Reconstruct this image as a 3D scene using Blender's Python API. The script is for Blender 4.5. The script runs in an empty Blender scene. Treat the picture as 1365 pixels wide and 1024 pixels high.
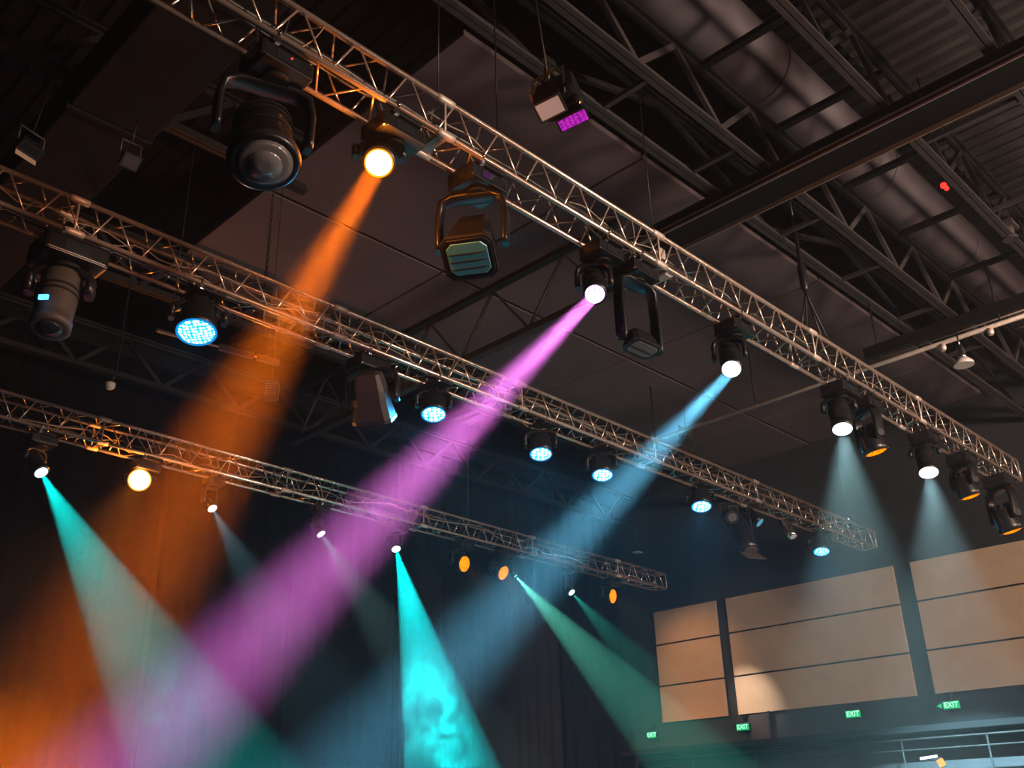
import bpy, bmesh, math, random
from mathutils import Vector, Matrix
random.seed(7)
C = bpy.context.scene.collection
SC = bpy.context.scene
EYE = Vector((0, 0, 1.6))
# camera axes in the hall: x along the trusses, y towards the stage curtain, z up
RM = Matrix(((0.70314931, 0.27680227, 0.65495157), (-0.71059598, 0.30618662, 0.63348489), (-0.02518735, -0.91084041, 0.41198949)))

# ------------------------------------------------------------------ camera
cam = bpy.data.cameras.new('camera')
cam.sensor_width = 36; cam.lens = 1300 / 1365 * 36; cam.clip_start = 0.05; cam.clip_end = 200
co = bpy.data.objects.new('camera', cam); C.objects.link(co)
r, d, f = RM.col[0], RM.col[1], RM.col[2]
co.matrix_world = Matrix(((r[0], -d[0], -f[0], EYE[0]), (r[1], -d[1], -f[1], EYE[1]), (r[2], -d[2], -f[2], EYE[2]), (0, 0, 0, 1)))
SC.camera = co

def ray(px, py):
    return RM @ Vector((px - 682.5, py - 512.0, 1300.0))
def at(px, py, x=None, y=None, z=None):
    """the point of the hall seen in direction (px, py) that lies on the plane x=, y= or z= (z above the floor)"""
    v = ray(px, py)
    t = x / v.x if x is not None else (y / v.y if y is not None else (z - 1.6) / v.z)
    return EYE + v * t

# ------------------------------------------------------------------ materials
def nodes(name):
    m = bpy.data.materials.new(name); m.use_nodes = True
    return m, m.node_tree.nodes, m.node_tree.links, m.node_tree.nodes['Principled BSDF']
def mat(name, col, rough=.5, metal=0., spec=.5, var=0., scale=6., bump=0., bscale=60.):
    m, n, l, b = nodes(name)
    b.inputs['Base Color'].default_value = (*col, 1); b.inputs['Roughness'].default_value = rough
    b.inputs['Metallic'].default_value = metal; b.inputs['Specular IOR Level'].default_value = spec
    if var or bump:
        tc = n.new('ShaderNodeTexCoord')
    if var:
        t = n.new('ShaderNodeTexNoise'); t.inputs['Scale'].default_value = scale; t.inputs['Detail'].default_value = 4
        cr = n.new('ShaderNodeValToRGB')
        cr.color_ramp.elements[0].color = (*[max(0, c * (1 - var)) for c in col], 1)
        cr.color_ramp.elements[1].color = (*[min(1, c * (1 + var)) for c in col], 1)
        cr.color_ramp.elements[0].position = .3; cr.color_ramp.elements[1].position = .7
        l.new(tc.outputs['Object'], t.inputs['Vector']); l.new(t.outputs['Fac'], cr.inputs['Fac']); l.new(cr.outputs['Color'], b.inputs['Base Color'])
    if bump:
        t2 = n.new('ShaderNodeTexNoise'); t2.inputs['Scale'].default_value = bscale
        bp = n.new('ShaderNodeBump'); bp.inputs['Strength'].default_value = bump; bp.inputs['Distance'].default_value = .01
        l.new(tc.outputs['Object'], t2.inputs['Vector']); l.new(t2.outputs['Fac'], bp.inputs['Height']); l.new(bp.outputs['Normal'], b.inputs['Normal'])
    return m
def lamp_mat(name, col, strength, rim=None, cells=0.):
    """a lit lens: LED cells when cells > 0 (the lamp itself gives the light)"""
    m = bpy.data.materials.new(name); m.use_nodes = True
    n, l = m.node_tree.nodes, m.node_tree.links
    n.clear()
    out = n.new('ShaderNodeOutputMaterial'); e = n.new('ShaderNodeEmission')
    e.inputs['Color'].default_value = (*col, 1); e.inputs['Strength'].default_value = strength
    if cells:
        tc = n.new('ShaderNodeTexCoord'); v = n.new('ShaderNodeTexVoronoi'); v.inputs['Scale'].default_value = cells; v.inputs['Randomness'].default_value = .35
        cr = n.new('ShaderNodeValToRGB')
        cr.color_ramp.elements[0].position = .28; cr.color_ramp.elements[0].color = (*col, 1)
        cr.color_ramp.elements[1].position = .55; cr.color_ramp.elements[1].color = (*rim, 1)
        l.new(tc.outputs['UV'], v.inputs['Vector']); l.new(v.outputs['Distance'], cr.inputs['Fac']); l.new(cr.outputs['Color'], e.inputs['Color'])
    l.new(e.outputs[0], out.inputs['Surface'])
    try: m.cycles.emission_sampling = 'NONE'
    except Exception: pass
    return m

M = dict(
    alu=mat('aluminium', (.90, .72, .62), .25, .75, var=.10, scale=9),
    alu_plate=mat('aluminium_plate', (.72, .60, .53), .5, .4, var=.12, scale=14),
    black=mat('black_plastic', (.012, .012, .014), .32, 0, .5, bump=.05),
    black_matt=mat('black_matt', (.012, .012, .013), .7, 0, .3),
    grey=mat('dark_grey_plastic', (.025, .025, .028), .42, 0, .5),
    grey2=mat('mid_grey_plastic', (.05, .045, .045), .55),
    chrome=mat('chrome', (.7, .7, .72), .18, 1.),
    rubber=mat('cable_rubber', (.012, .012, .012), .38, 0, .5),
    palecable=mat('pale_cable', (.35, .26, .2), .5),
    wire=mat('steel_wire', (.06, .055, .055), .45, .6),
    steel=mat('painted_steel', (.042, .036, .037), .62, 0, .3, var=.2, scale=3),
    beam_shade=mat('beam_underside_shade', (.004, .004, .005), .8, 0, .15),  # near-black tone puts shade into the underside of the beam
    edge_lit=mat('beam_edge_lit_tone', (.24, .18, .155), .45, .3, .4),  # lighter tone puts the light on the flange edges into their colour
    steel_dark=mat('dark_steel', (.009, .0085, .010), .6, 0, .25, var=.2, scale=3),  # darker steel tone for webs, top chords and hangers
    duct=mat('duct_metal', (.16, .14, .16), .8, 0, .2, var=.08, scale=1.5),
    duct_dark=mat('duct_dark', (.014, .011, .010), .85, 0, .2),
    deck=mat('roof_deck_dark', (.005, .0055, .008), .8, 0, .2, var=.2, scale=2),
    deck_lit=mat('roof_deck_lit_tone', (.042, .036, .038), .6, .1, .3, var=.2, scale=2),  # paler tone imitates light falling on one bay of the deck
    cpanel=mat('ceiling_panel_brown', (.12, .092, .10), .85, 0, .2, var=.12, scale=1.2),
    wall=mat('wall_paint_dark', (.032, .036, .042), .8, 0, .2, var=.15, scale=1),
    wallblack=mat('wall_black', (.006, .0065, .008), .85, 0, .2),
    floor=mat('stage_floor', (.004, .004, .0045), .8, 0, .15, var=.2, scale=2),
    panel=mat('acoustic_panel_tan', (.50, .355, .25), .75, 0, .2, var=.05, scale=2.5, bump=.04, bscale=90),
    panel_edge=mat('panel_edge', (.02, .02, .022), .7),
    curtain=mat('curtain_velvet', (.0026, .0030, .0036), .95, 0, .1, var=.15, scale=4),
    curtain_lit=mat('curtain_velvet_lit_tone', (.011, .0115, .013), .95, 0, .1, var=.15, scale=4),  # raised tone stands in for light on the folds of two curtains
    glass_grey=mat('lens_glass_grey', (.22, .21, .22), .2, .2, .8),
    glass_blue=mat('lens_glass_blue', (.12, .45, .60), .2, .1, .8),
    glass_dark=mat('lens_glass_dark', (.02, .025, .03), .08, 0, .8),
    reflector=mat('lamp_reflector', (.55, .66, .95), .3, .2),
    white_plate=mat('white_sheet_metal', (.78, .70, .66), .45, .1),
    tan=mat('tan_barn_door', (.62, .5, .38), .5, .2),
    body_grey=mat('pale_grey_housing', (.075, .064, .056), .55),
    vent=mat('vent_grey', (.22, .2, .21), .6),
)
E_ = dict(
    orange=lamp_mat('lamp_orange', (1, .86, .50), 3.2),
    orange_halo=lamp_mat('orange_halo_glow', (1, .30, .01), 1.6),  # ring made to glow for the orange halo around the lens
    white=lamp_mat('lamp_white', (.93, .93, 1), 3.),
    violet=lamp_mat('lamp_violet_white', (.88, .82, 1), 2.6, (.45, .3, .75), 7.),
    pink=lamp_mat('lamp_magenta', (.75, .03, .62), .9, (.25, .01, .3), 6.),
    iceblue=lamp_mat('lamp_ice_blue', (.80, .95, 1), 2.6),
    cyan=lamp_mat('lamp_cyan', (.70, 1, 1), 2.6),
    green=lamp_mat('lamp_green', (.6, 1, .85), 2.2),
    greensmall=lamp_mat('lamp_green_small', (.3, 1, .7), 2.),
    led=lamp_mat('led_cells_cyan', (.75, .97, 1), 2.2, (.0, .36, .85), 9.),
    led2=lamp_mat('led_cells_blue', (.85, .98, 1), 3.5, (.0, .42, .95), 5.),
    led_rim=lamp_mat('led_rim_blue', (.0, .33, .9), .9),
    led3=lamp_mat('led_cells_cyan_green', (.6, 1, .98), 2.0, (.0, .50, .75), 5.),
    amber=lamp_mat('led_cells_amber', (1, .42, .0), 1.6, (1, .12, .0), 7.),
    red=lamp_mat('indicator_red', (1, .03, .02), 2.5),
    blueled=lamp_mat('indicator_blue', (.08, .42, 1), 3.),
    blueled_dim=lamp_mat('panel_blue', (.1, .4, .6), .8),
    exit=lamp_mat('exit_green', (.0, .62, .20), .9),
    exit_letter=lamp_mat('exit_letters', (.45, 1, .65), 1.3),
    warmspot=lamp_mat('lamp_warm_small', (1, .42, .1), 1.5),
    whitetube=lamp_mat('lamp_tube', (.85, .95, 1), 2.5),
)

# ------------------------------------------------------------------ mesh builder
class MB:
    def __init__(s): s.bm = bmesh.new()
    def box(s, c, size, m=None, bev=0.):
        """box of full size `size` at c; m optional 3x3 orientation"""
        r = bmesh.ops.create_cube(s.bm, size=1)
        vs = r['verts']
        rot = (m.to_4x4() if m is not None else Matrix())
        bmesh.ops.transform(s.bm, matrix=Matrix.Translation(c) @ rot @ Matrix.Diagonal((*size, 1)), verts=vs)
        if bev:
            es = list({e for v in vs for e in v.link_edges})
            bmesh.ops.bevel(s.bm, geom=es, offset=bev, segments=2, profile=.6, affect='EDGES')
        return s
    def tube(s, pts, r, n=8, cap=True, radii=None):
        pts = [Vector(p) for p in pts]
        rings = []; up = None
        for i, p in enumerate(pts):
            a = pts[max(0, i - 1)]; b = pts[min(len(pts) - 1, i + 1)]
            t = (b - a).normalized()
            if up is None:
                up = Vector((0, 0, 1)) if abs(t.z) < .9 else Vector((1, 0, 0))
            u = up - t * up.dot(t)
            if u.length < 1e-4: u = t.orthogonal()
            u.normalize(); v = t.cross(u); up = u
            rr = radii[i] if radii else r
            rings.append([s.bm.verts.new(p + (u * math.cos(2 * math.pi * k / n) + v * math.sin(2 * math.pi * k / n)) * rr) for k in range(n)])
        for A, B in zip(rings, rings[1:]):
            for k in range(n):
                fc = s.bm.faces.new((A[k], A[(k + 1) % n], B[(k + 1) % n], B[k])); fc.smooth = n > 5
        if cap:
            s.bm.faces.new(rings[0][::-1]); s.bm.faces.new(rings[-1])
        return s
    def lathe(s, prof, o, ax, n=28, capA=True, capB=True, uvs=False):
        """prof: list of (distance along ax, radius)"""
        ax = Vector(ax).normalized(); o = Vector(o)
        u = ax.orthogonal().normalized(); v = ax.cross(u)
        rings = []
        for h, rr in prof:
            rings.append([s.bm.verts.new(o + ax * h + (u * math.cos(2 * math.pi * k / n) + v * math.sin(2 * math.pi * k / n)) * rr) for k in range(n)])
        for A, B in zip(rings, rings[1:]):
            for k in range(n):
                fc = s.bm.faces.new((A[k], A[(k + 1) % n], B[(k + 1) % n], B[k])); fc.smooth = True
        if capA: s.bm.faces.new(rings[0][::-1])
        if capB:
            fc = s.bm.faces.new(rings[-1])
            if uvs:
                lay = s.bm.loops.layers.uv.verify()
                rm = max(prof[-1][1], 1e-4)
                for lp in fc.loops:
                    q = lp.vert.co - o
                    lp[lay].uv = (q.dot(u) / rm * .5 + .5, q.dot(v) / rm * .5 + .5)
        return s
    def loft(s, sections, cap=True, smooth=False):
        """sections: list of lists of points, same count"""
        rings = [[s.bm.verts.new(Vector(p)) for p in sec] for sec in sections]
        n = len(rings[0])
        for A, B in zip(rings, rings[1:]):
            for k in range(n):
                fc = s.bm.faces.new((A[k], A[(k + 1) % n], B[(k + 1) % n], B[k])); fc.smooth = smooth
        if cap:
            s.bm.faces.new(rings[0][::-1]); s.bm.faces.new(rings[-1])
        return s
    def quad(s, pts, uv=True):
        fc = s.bm.faces.new([s.bm.verts.new(Vector(p)) for p in pts])
        lay = s.bm.loops.layers.uv.verify()
        for lp, q in zip(fc.loops, ((0, 0), (1, 0), (1, 1), (0, 1))): lp[lay].uv = q
        return s
    def build(s, name, material, parent=None, smooth_angle=None):
        me = bpy.data.meshes.new(name)
        bmesh.ops.recalc_face_normals(s.bm, faces=s.bm.faces)
        if parent is not None and parent.get('_o') is not None:
            bmesh.ops.translate(s.bm, verts=s.bm.verts, vec=-Vector(parent['_o']))
        s.bm.to_mesh(me); s.bm.free()
        me.materials.append(material)
        o = bpy.data.objects.new(name, me); C.objects.link(o)
        if parent is not None:
            o.parent = parent; o['_o'] = list(parent['_o'])
        return o
def tag(o, label, cat, group=None, kind=None):
    if label: o['label'] = label
    if cat: o['category'] = cat
    if group: o['group'] = group
    if kind: o['kind'] = kind
    return o
def thing(name, label, cat, loc, group=None):
    o = bpy.data.objects.new(name, None); C.objects.link(o)
    o.empty_display_size = .1; o.location = loc; o['_o'] = list(loc)
    return tag(o, label, cat, group)
def solo(name, mb, material, label, cat, group=None):
    """a thing that is one mesh"""
    bmv = mb.bm.verts
    return tag(mb.build(name, material), label, cat, group)
def struct(name, mb, material):
    o = mb.build(name, material); o['kind'] = 'structure'; return o
def basis(ax, side=None):
    """3x3 whose z column is ax and x column close to side"""
    z = Vector(ax).normalized(); x = Vector(side) if side is not None else z.orthogonal()
    x = (x - z * x.dot(z)).normalized(); y = z.cross(x)
    return Matrix((x, y, z)).transposed()

# ------------------------------------------------------------------ room shell
XW, YC = 20.0, 15.6
struct('floor', MB().box((6, 3, -.1), (30, 28, .2)), M['floor'])
struct('wall_right', MB().box((XW + .15, 3, 5.5), (.3, 28, 11.2)), M['wall'])
struct('wall_back', MB().box((6, 16.9, 5.5), (28, .3, 11.2)), M['wallblack'])
struct('wall_left', MB().box((-8.15, 3, 5.5), (.3, 28, 11.2)), M['wallblack'])
struct('wall_front', MB().box((6, -10.15, 5.5), (28, .3, 11.2)), M['wallblack'])
def corrugated(x0, x1, y0, y1, z, pitch, depth):
    mb = MB(); prof = []
    x = x0
    while x < x1 - 1e-6:
        prof += [(x, z), (x + pitch * .42, z), (x + pitch * .5, z + depth), (x + pitch * .92, z + depth)]
        x += pitch
    prof.append((x1, z))
    vs0 = [mb.bm.verts.new((px, y0, pz)) for px, pz in prof]; vs1 = [mb.bm.verts.new((px, y1, pz)) for px, pz in prof]
    top0 = [mb.bm.verts.new((x1, y0, z + depth + .08)), mb.bm.verts.new((x0, y0, z + depth + .08))]
    top1 = [mb.bm.verts.new((x1, y1, z + depth + .08)), mb.bm.verts.new((x0, y1, z + depth + .08))]
    for i in range(len(prof) - 1): mb.bm.faces.new((vs0[i], vs0[i + 1], vs1[i + 1], vs1[i]))
    mb.bm.faces.new((top0[0], top0[1], top1[1], top1[0]))
    mb.bm.faces.new((vs0[-1], top0[0], top1[0], vs1[-1])); mb.bm.faces.new((vs0[0], vs1[0], top1[1], top0[1]))
    mb.bm.faces.new(vs0[::-1] + top0[::-1]); mb.bm.faces.new(vs1 + top1)
    return mb
struct('ceiling', corrugated(-8, XW, 3.7, 16.8, 10.85, .3, .06), M['deck'])
struct('ceiling_front', corrugated(-8, XW, -10, 1.3, 10.85, .3, .06), M['deck'])
struct('ceiling_bay', corrugated(-8, XW, 1.3, 3.7, 10.85, .26, .05), M['deck_lit'])
# flat brown ceiling panels hung between the joists
for x0, x1 in ((5.5, 8.62), (8.66, 13.2), (13.24, 17.7), (17.74, 19.9)):
    struct('ceiling_panel', MB().box(((x0 + x1) / 2, 7.82, 9.45), (x1 - x0, 3.84, .08), bev=.01), M['cpanel'])
for x0, x1 in ((5.5, 8.62), (8.66, 13.2), (13.24, 17.7), (17.74, 19.9)):
    struct('ceiling_panel', MB().box(((x0 + x1) / 2, 11.3, 9.45), (x1 - x0, 3.0, .08), bev=.01), M['cpanel'])

# ------------------------------------------------------------------ roof steel
def joist(y, zb, zt, x0, x1, phase, label, period=1.5, bridge_top=(), bridge_bot=(), by=None, w=.13, m='steel', webs=True, wm=None):
    t = thing('roof_joist', label, 'roof joist', (x0, y, zb), 'steel roof joists')
    b = MB()
    for s in (-1, 1):   # twin angles with a gap between
        b.box(((x0 + x1) / 2, y + s * w * .28, zb), (x1 - x0, w * .44, .03)); b.box(((x0 + x1) / 2, y + s * w * .09, zb + .05), (x1 - x0, .02, .09))
    b.build('bottom_chord', M[m], t)
    b = MB().box(((x0 + x1) / 2, y, zt), (x1 - x0, w, .04)).box(((x0 + x1) / 2, y, zt - .04), (x1 - x0, .04, .06))
    b.build('top_chord', M['steel_dark'] if m == 'steel' else M[m], t)
    x = phase; k = 0
    while webs and x + period / 2 < x1:
        for (a, c) in (((x, zb + .04), (x + period / 2, zt - .04)), ((x + period / 2, zt - .04), (x + period, zb + .04))):
            if a[0] >= x0 and c[0] <= x1:
                A, B = Vector((a[0], y, a[1])), Vector((c[0], y, c[1]))
                MB().box((A + B) / 2, (.05, .07, (B - A).length), basis(B - A, (0, 1, 0))).build('web_member', M[wm or m], t)
        x += period
    for bx in bridge_top: MB().box((bx, (y + by) / 2, zt - .03), (.09, abs(by - y), .07)).build('bridging_bar', M['steel_dark'], t)
    for bx, yy in bridge_bot: MB().box((bx, (y + yy) / 2, zb + .02), (.06, abs(yy - y), .05)).build('bridging_bar', M[m], t)
    return t
joist(4.39, 8.6, 9.4, -2, 19.9, .5, 'steel roof joist directly under the fat round duct', bridge_top=(5.2, 7.75, 9.35, 11.1, 12.8, 14.6, 16.4), by=2.93,
      bridge_bot=((6.75, 5.1), (8.4, 5.1), (10.4, 5.1), (12.1, 5.1), (13.9, 5.1), (15.8, 5.1)))
joist(5.1, 8.6, 9.42, -2, 19.9, 1.2, 'steel roof joist running along the edge of the brown ceiling panels', wm='steel_dark', period=4.5)
joist(2.93, 8.6, 9.4, -2, 19.9, .2, 'steel roof joist between the round duct and the pale ribbed roof deck', bridge_bot=((9.9, 1.78), (11.9, 1.78), (14.2, 1.78)), wm='steel_dark')
joist(1.78, 8.6, 9.4, -2, 19.9, .9, 'steel roof joist on the far side of the pale ribbed roof deck from the duct', wm='steel_dark')
joist(.55, 8.6, 9.4, -2, 19.9, .3, 'steel roof joist at the top right corner, farthest from the stage', wm='steel_dark')
joist(8.5, 8.6, 9.38, -2, 5.3, .5, 'dark roof joist high above the left flood lamp on its wire', m='steel_dark')
joist(12.0, 8.6, 9.38, -2, 19.9, .4, 'dark roof joist seen between the middle truss and the rear truss', m='steel_dark')
joist(15.0, 8.6, 9.4, -2, 19.9, .8, 'dark roof joist nearest the stage curtain above the rear truss', m='steel_dark')
# deep I-beam across the joists
t = thing('steel_beam', 'heavy dark steel beam crossing under the roof joists to the front truss', 'steel beam', (9.02, 3.2, 8.3))
MB().box((9.03, 2.2, 8.33), (.46, 9.2, .03)).build('flange', M['beam_shade'], t)
MB().box((8.815, 2.2, 8.335), (.022, 9.2, .085)).box((9.25, 2.2, 8.285), (.018, 9.2, .06)).build('flange_edge', M['edge_lit'], t)  # pale strips for the lit edges, far lip lowered to show one
MB().box((9.03, 2.2, 8.41), (.05, 9.2, .15)).build('web', M['steel_dark'], t)
MB().box((9.03, 2.2, 8.50), (.40, 9.2, .03)).build('flange', M['steel_dark'], t)
for y in (-1.5, .5, 2.5, 4.5): MB().box((8.93, y, 8.41), (.17, .025, .13)).build('stiffener', M['steel_dark'], t)
# lattice girder that carries on behind the front truss
t = thing('lattice_girder', 'dark lattice girder above the lit magenta head, crossing behind the middle truss', 'girder', (9.5, 8, 8.3))
MB().box((9.5, 11.0, 8.3), (.14, 8.0, .06)).box((9.5, 11.0, 8.36), (.03, 8.0, .1)).build('bottom_chord', M['steel'], t)
MB().box((9.5, 11.0, 9.36), (.14, 8.0, .06)).build('top_chord', M['steel_dark'], t)
y = 7.3
while y < 13.4:
    for a, c in (((y, 8.36), (y + .75, 9.32)), ((y + .75, 9.32), (y + 1.5, 8.36))):
        A, B = Vector((9.5, a[0], a[1])), Vector((9.5, c[0], c[1]))
        MB().box((A + B) / 2, (.05, .025, (B - A).length), basis(B - A, (1, 0, 0))).build('web_member', M['steel'], t)
    y += 1.5
# round duct
t = thing('air_duct', 'fat round pale grey air duct lying above the roof joists', 'air duct', (6, 4.43, 10.25))
MB().lathe([(0, .47), (21.8, .47)], (-2, 4.43, 10.25), (1, 0, 0), n=40).build('duct_tube', M['duct'], t)
for x in (3.2, 6.2, 9.2, 12.2, 15.2, 18.2): MB().lathe([(0, .485), (.05, .485)], (x, 4.43, 10.25), (1, 0, 0), n=40).build('seam_band', M['duct'], t)
# boxed duct at upper left, across the hall
t = thing('boxed_duct', 'dark flat-sided duct running across the upper left roof', 'air duct', (2.9, 9, 8.2))
MB().box((2.9, 10.1, 8.45), (.85, 10.2, .5), bev=.02).build('duct_body', M['duct_dark'], t)
for y in (6.2, 8.4, 10.6, 12.8): MB().box((2.9, y, 8.45), (.89, .05, .54)).build('flange', M['duct_dark'], t)
# lighting pipe across the hall at x = 13
t = thing('lighting_pipe', 'long pale pipe hung across the hall above the front truss', 'pipe', (13.03, 4, 7.6))
MB().tube([(13.03, 1.2, 7.6), (13.03, 9.4, 7.6)], .032, 12).tube([(13.03, 1.2, 7.68), (13.03, 5.1, 7.68)], .012, 8).build('pipe', M['alu_plate'], t)
MB().box((13.03, 3.2, 7.82), (.12, 4.2, .16)).build('cable_tray', M['steel_dark'], t)
for y in (1.8, 3.4, 5.1, 7.2, 9.2): MB().tube([(13.03, y, 7.6), (13.03, y, 8.6)], .014, 8).build('hanger', M['steel_dark'], t)
for y in (2.35, 2.75, 3.55, 4.2): MB().lathe([(0, .03), (.04, .045), (.1, .04)], (13.03, y, 7.48), (0, 0, 1), 12).build('hook_clamp', M['alu_plate'], t)
# pendant work lamp under that pipe
p = at(1283, 478, y=3.85)
t = thing('pendant_lamp', 'small chrome pendant lamp dangling from the long pipe', 'lamp', p)
MB().tube([(p.x, p.y, 7.6), (p.x, p.y, p.z + .1)], .012, 8).build('stem', M['chrome'], t)
MB().lathe([(-.02, .07), (.05, .055), (.12, .05), (.2, .03)], p, (0, 0, 1), 16).build('socket', M['chrome'], t)
MB().lathe([(-.10, .13), (-.06, .125), (0, .07)], p, (0, 0, 1), 20).build('shade', M['white_plate'], t)
# vertical pipe and red beacon at right
p = at(1342, 300, y=2.93)
t = thing('hanger_pipe', 'grey vertical pipe hanging from a roof joist near the red beacon', 'pipe', (p.x, p.y, p.z))
MB().tube([(p.x, p.y, p.z), (p.x, p.y, 8.62)], .07, 14).build('pipe', M['steel'], t)
MB().lathe([(0, .1), (.04, .1)], (p.x, p.y, 8.56), (0, 0, 1), 14).build('flange', M['steel'], t)
MB().box((p.x, p.y, p.z - .02), (.3, .22, .06), bev=.01).build('bracket', M['steel'], t)
p = at(1260, 250, y=3.25)
t = thing('red_beacon', 'small glowing red beacon lamp beside the round duct', 'beacon', p)
MB().box(p + Vector((0, 0, .08)), (.2, .1, .1), bev=.015).build('housing', M['black'], t)
MB().tube([p + Vector((0, 0, .12)), (p.x, p.y, 10.85)], .012, 8).build('hanger', M['steel_dark'], t)
MB().lathe([(0, .035), (.05, .04), (.07, .02)], p + Vector((-.05, 0, .04)), (0, 0, -1), 14).build('lens', E_['red'], t)
MB().lathe([(0, .025), (.04, .03), (.06, .012)], p + Vector((.05, 0, .04)), (0, 0, -1), 14).build('lens', E_['red'], t)

# ------------------------------------------------------------------ trusses
W, H, ZB = .30, .345, 6.6       # chord spacing and bottom height
class Truss:
    def __init__(s, label, x0, x1, ya, slope, joints, plates=(), period=.5):
        """ya: y of the near bottom chord at x = 0, slope dy/dx"""
        s.ya, s.sl, s.x0, s.x1 = ya, slope, x0, x1
        u = Vector((1, slope, 0)).normalized(); v = Vector((-u.y, u.x, 0))
        s.u, s.v = u, v
        s.t = thing('lighting_truss', label, 'truss', s.p((x0 + x1) / 2, 0, 0), 'aluminium box trusses')
        cs = ((0, 0), (1, 0), (1, 1), (0, 1))
        for a, b in cs:
            MB().tube([s.p(x0, a, b), s.p(x1, a, b)], .025, 12).build('chord', M['alu'], s.t)
        faces = [((0, 0), (1, 0)), ((0, 0), (0, 1)), ((1, 0), (1, 1)), ((0, 1), (1, 1))]
        br = []
        n = int((x1 - x0) / period)
        for fi, (A, B) in enumerate(faces):
            for k in range(n):
                xa = x0 + k * period + .04; xm = xa + period / 2 - .04; xb = xa + period - .08
                sh = .12 * (fi % 2)
                br.append((s.p(xa + sh, *A), s.p(xm + sh - .02, *B))); br.append((s.p(xm + sh + .02, *B), s.p(min(xb + sh, x1), *A)))
        br.sort(key=lambda q: ((q[0] + q[1]) / 2 - EYE).length if ((q[0] + q[1]) / 2).x > x0 + s.skip() else 99)
        for A, B in br[:100]: MB().tube([A, B], .0095, 7).build('brace', M['alu'], s.t)
        mb = MB()
        for A, B in br[100:]: mb.tube([A, B], .0095, 6)
        o = mb.build('brace', M['alu'], s.t); o['kind'] = 'stuff'
        for x in joints:
            for a, b in cs: MB().lathe([(0, .031), (.05, .034), (.13, .034), (.18, .031)], s.p(x - .09, a, b), u, 14).build('coupler', M['alu_plate'], s.t)
            fr = MB()
            for (A, B) in faces:
                P0, P1 = s.p(x, *A), s.p(x, *B)
                if A[1] == B[1] == 0 and x in plates: fr.box((P0 + P1) / 2, (.09, .02, (P1 - P0).length - .04), basis(P1 - P0, u))
                else: fr.tube([P0, P1], .011, 7)
            fr.build('joint_frame', M['alu_plate'], s.t)
        for x in (x0, x1):
            fr = MB()
            for (A, B) in faces:
                P0, P1 = s.p(x, *A), s.p(x, *B); fr.tube([P0, P1], .016, 8)
            fr.build('end_frame', M['alu'], s.t)
    def skip(s): return 2.
    def p(s, x, a, b):
        """point at hall x on the line between chords: a 0..1 across (near to far), b 0..1 up"""
        return Vector((x, s.ya + s.sl * x, ZB)) + s.v * (a * W) + Vector((0, 0, b * H))
    def ymid(s, x): return s.ya + s.sl * x + W / 2
    def on(s, px, py, a=.5):
        """point below the truss seen at (px, py): on the vertical plane through its middle"""
        q = at(px, py, y=s.ya + W * a)
        for _ in range(4): q = at(px, py, y=s.ya + s.sl * q.x + W * a)
        return q
T1 = Truss('aluminium box truss nearest the camera, crossing from top left to far right', -.6, 17.0, 4.66, .0045, (1.2, 4.15, 7.0, 10.1, 13.1), (4.15, 7.0))
T2 = Truss('middle aluminium box truss, its cut end in front of the tan panels', -.4, 19.3, 7.95, .0225, (1.3, 2.62, 5.6, 8.6, 11.6, 14.6))
T3 = Truss('rear aluminium box truss closest to the stage curtain', .8, 19.0, 12.72, .040, (2.0, 5.1, 8.2, 11.2, 14.2, 17.1))

# power cables lying in the trusses
def cable(T, x0, x1, a, b, amp, seed, label, rad=.014, m='rubber', step=.12, grp='power cables along the trusses'):
    rn = random.Random(seed); pts = []; x = x0; pa = pb = 0
    while x <= x1:
        pa = pa * .75 + rn.uniform(-1, 1) * amp; pb = pb * .75 + rn.uniform(-1, 1) * amp
        pts.append(T.p(x, a + pa, b + pb)); x += step
    # smooth once
    pts = [pts[0]] + [(pts[i - 1] + pts[i] * 2 + pts[i + 1]) / 4 for i in range(1, len(pts) - 1)] + [pts[-1]]
    solo('power_cable', MB().tube(pts, rad, 7), M[m], label, 'cable', grp)
cable(T1, 1.2, 16.5, .30, .42, .05, 1, 'thick black cable bundle lying inside the nearest truss', .030)
cable(T1, 2.2, 12.5, .42, .30, .10, 2, 'thin glossy black cable winding inside the nearest truss', .012)
cable(T1, 4., 16.8, .2, .5, .13, 3, 'thin pale cable looping inside the nearest truss', .007, 'palecable')
cable(T2, .6, 17.8, .55, .22, .09, 4, 'black cable bundle lying inside the middle truss', .022)
cable(T2, 2.5, 17, .4, .35, .22, 5, 'thin pale tangled cable inside the middle truss', .007, 'palecable', .16)
cable(T2, 5.5, 18, .6, .5, .25, 15, 'thin black tangled cable inside the middle truss', .009, 'rubber', .16)
cable(T2, 1, 19, .5, .6, .3, 25, 'second thin pale cable tangled high inside the middle truss', .006, 'palecable', .13)
cable(T3, 1, 18.8, .5, .6, .3, 26, 'thin black cable tangled high inside the rear truss', .010, 'rubber', .15)
cable(T3, 2, 18.5, .5, .25, .12, 6, 'black cable bundle lying inside the rear truss', .022)
cable(T3, 3.4, 18.6, .4, .45, .3, 7, 'thin pale tangled cable inside the rear truss', .008, 'palecable', .2)

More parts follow.
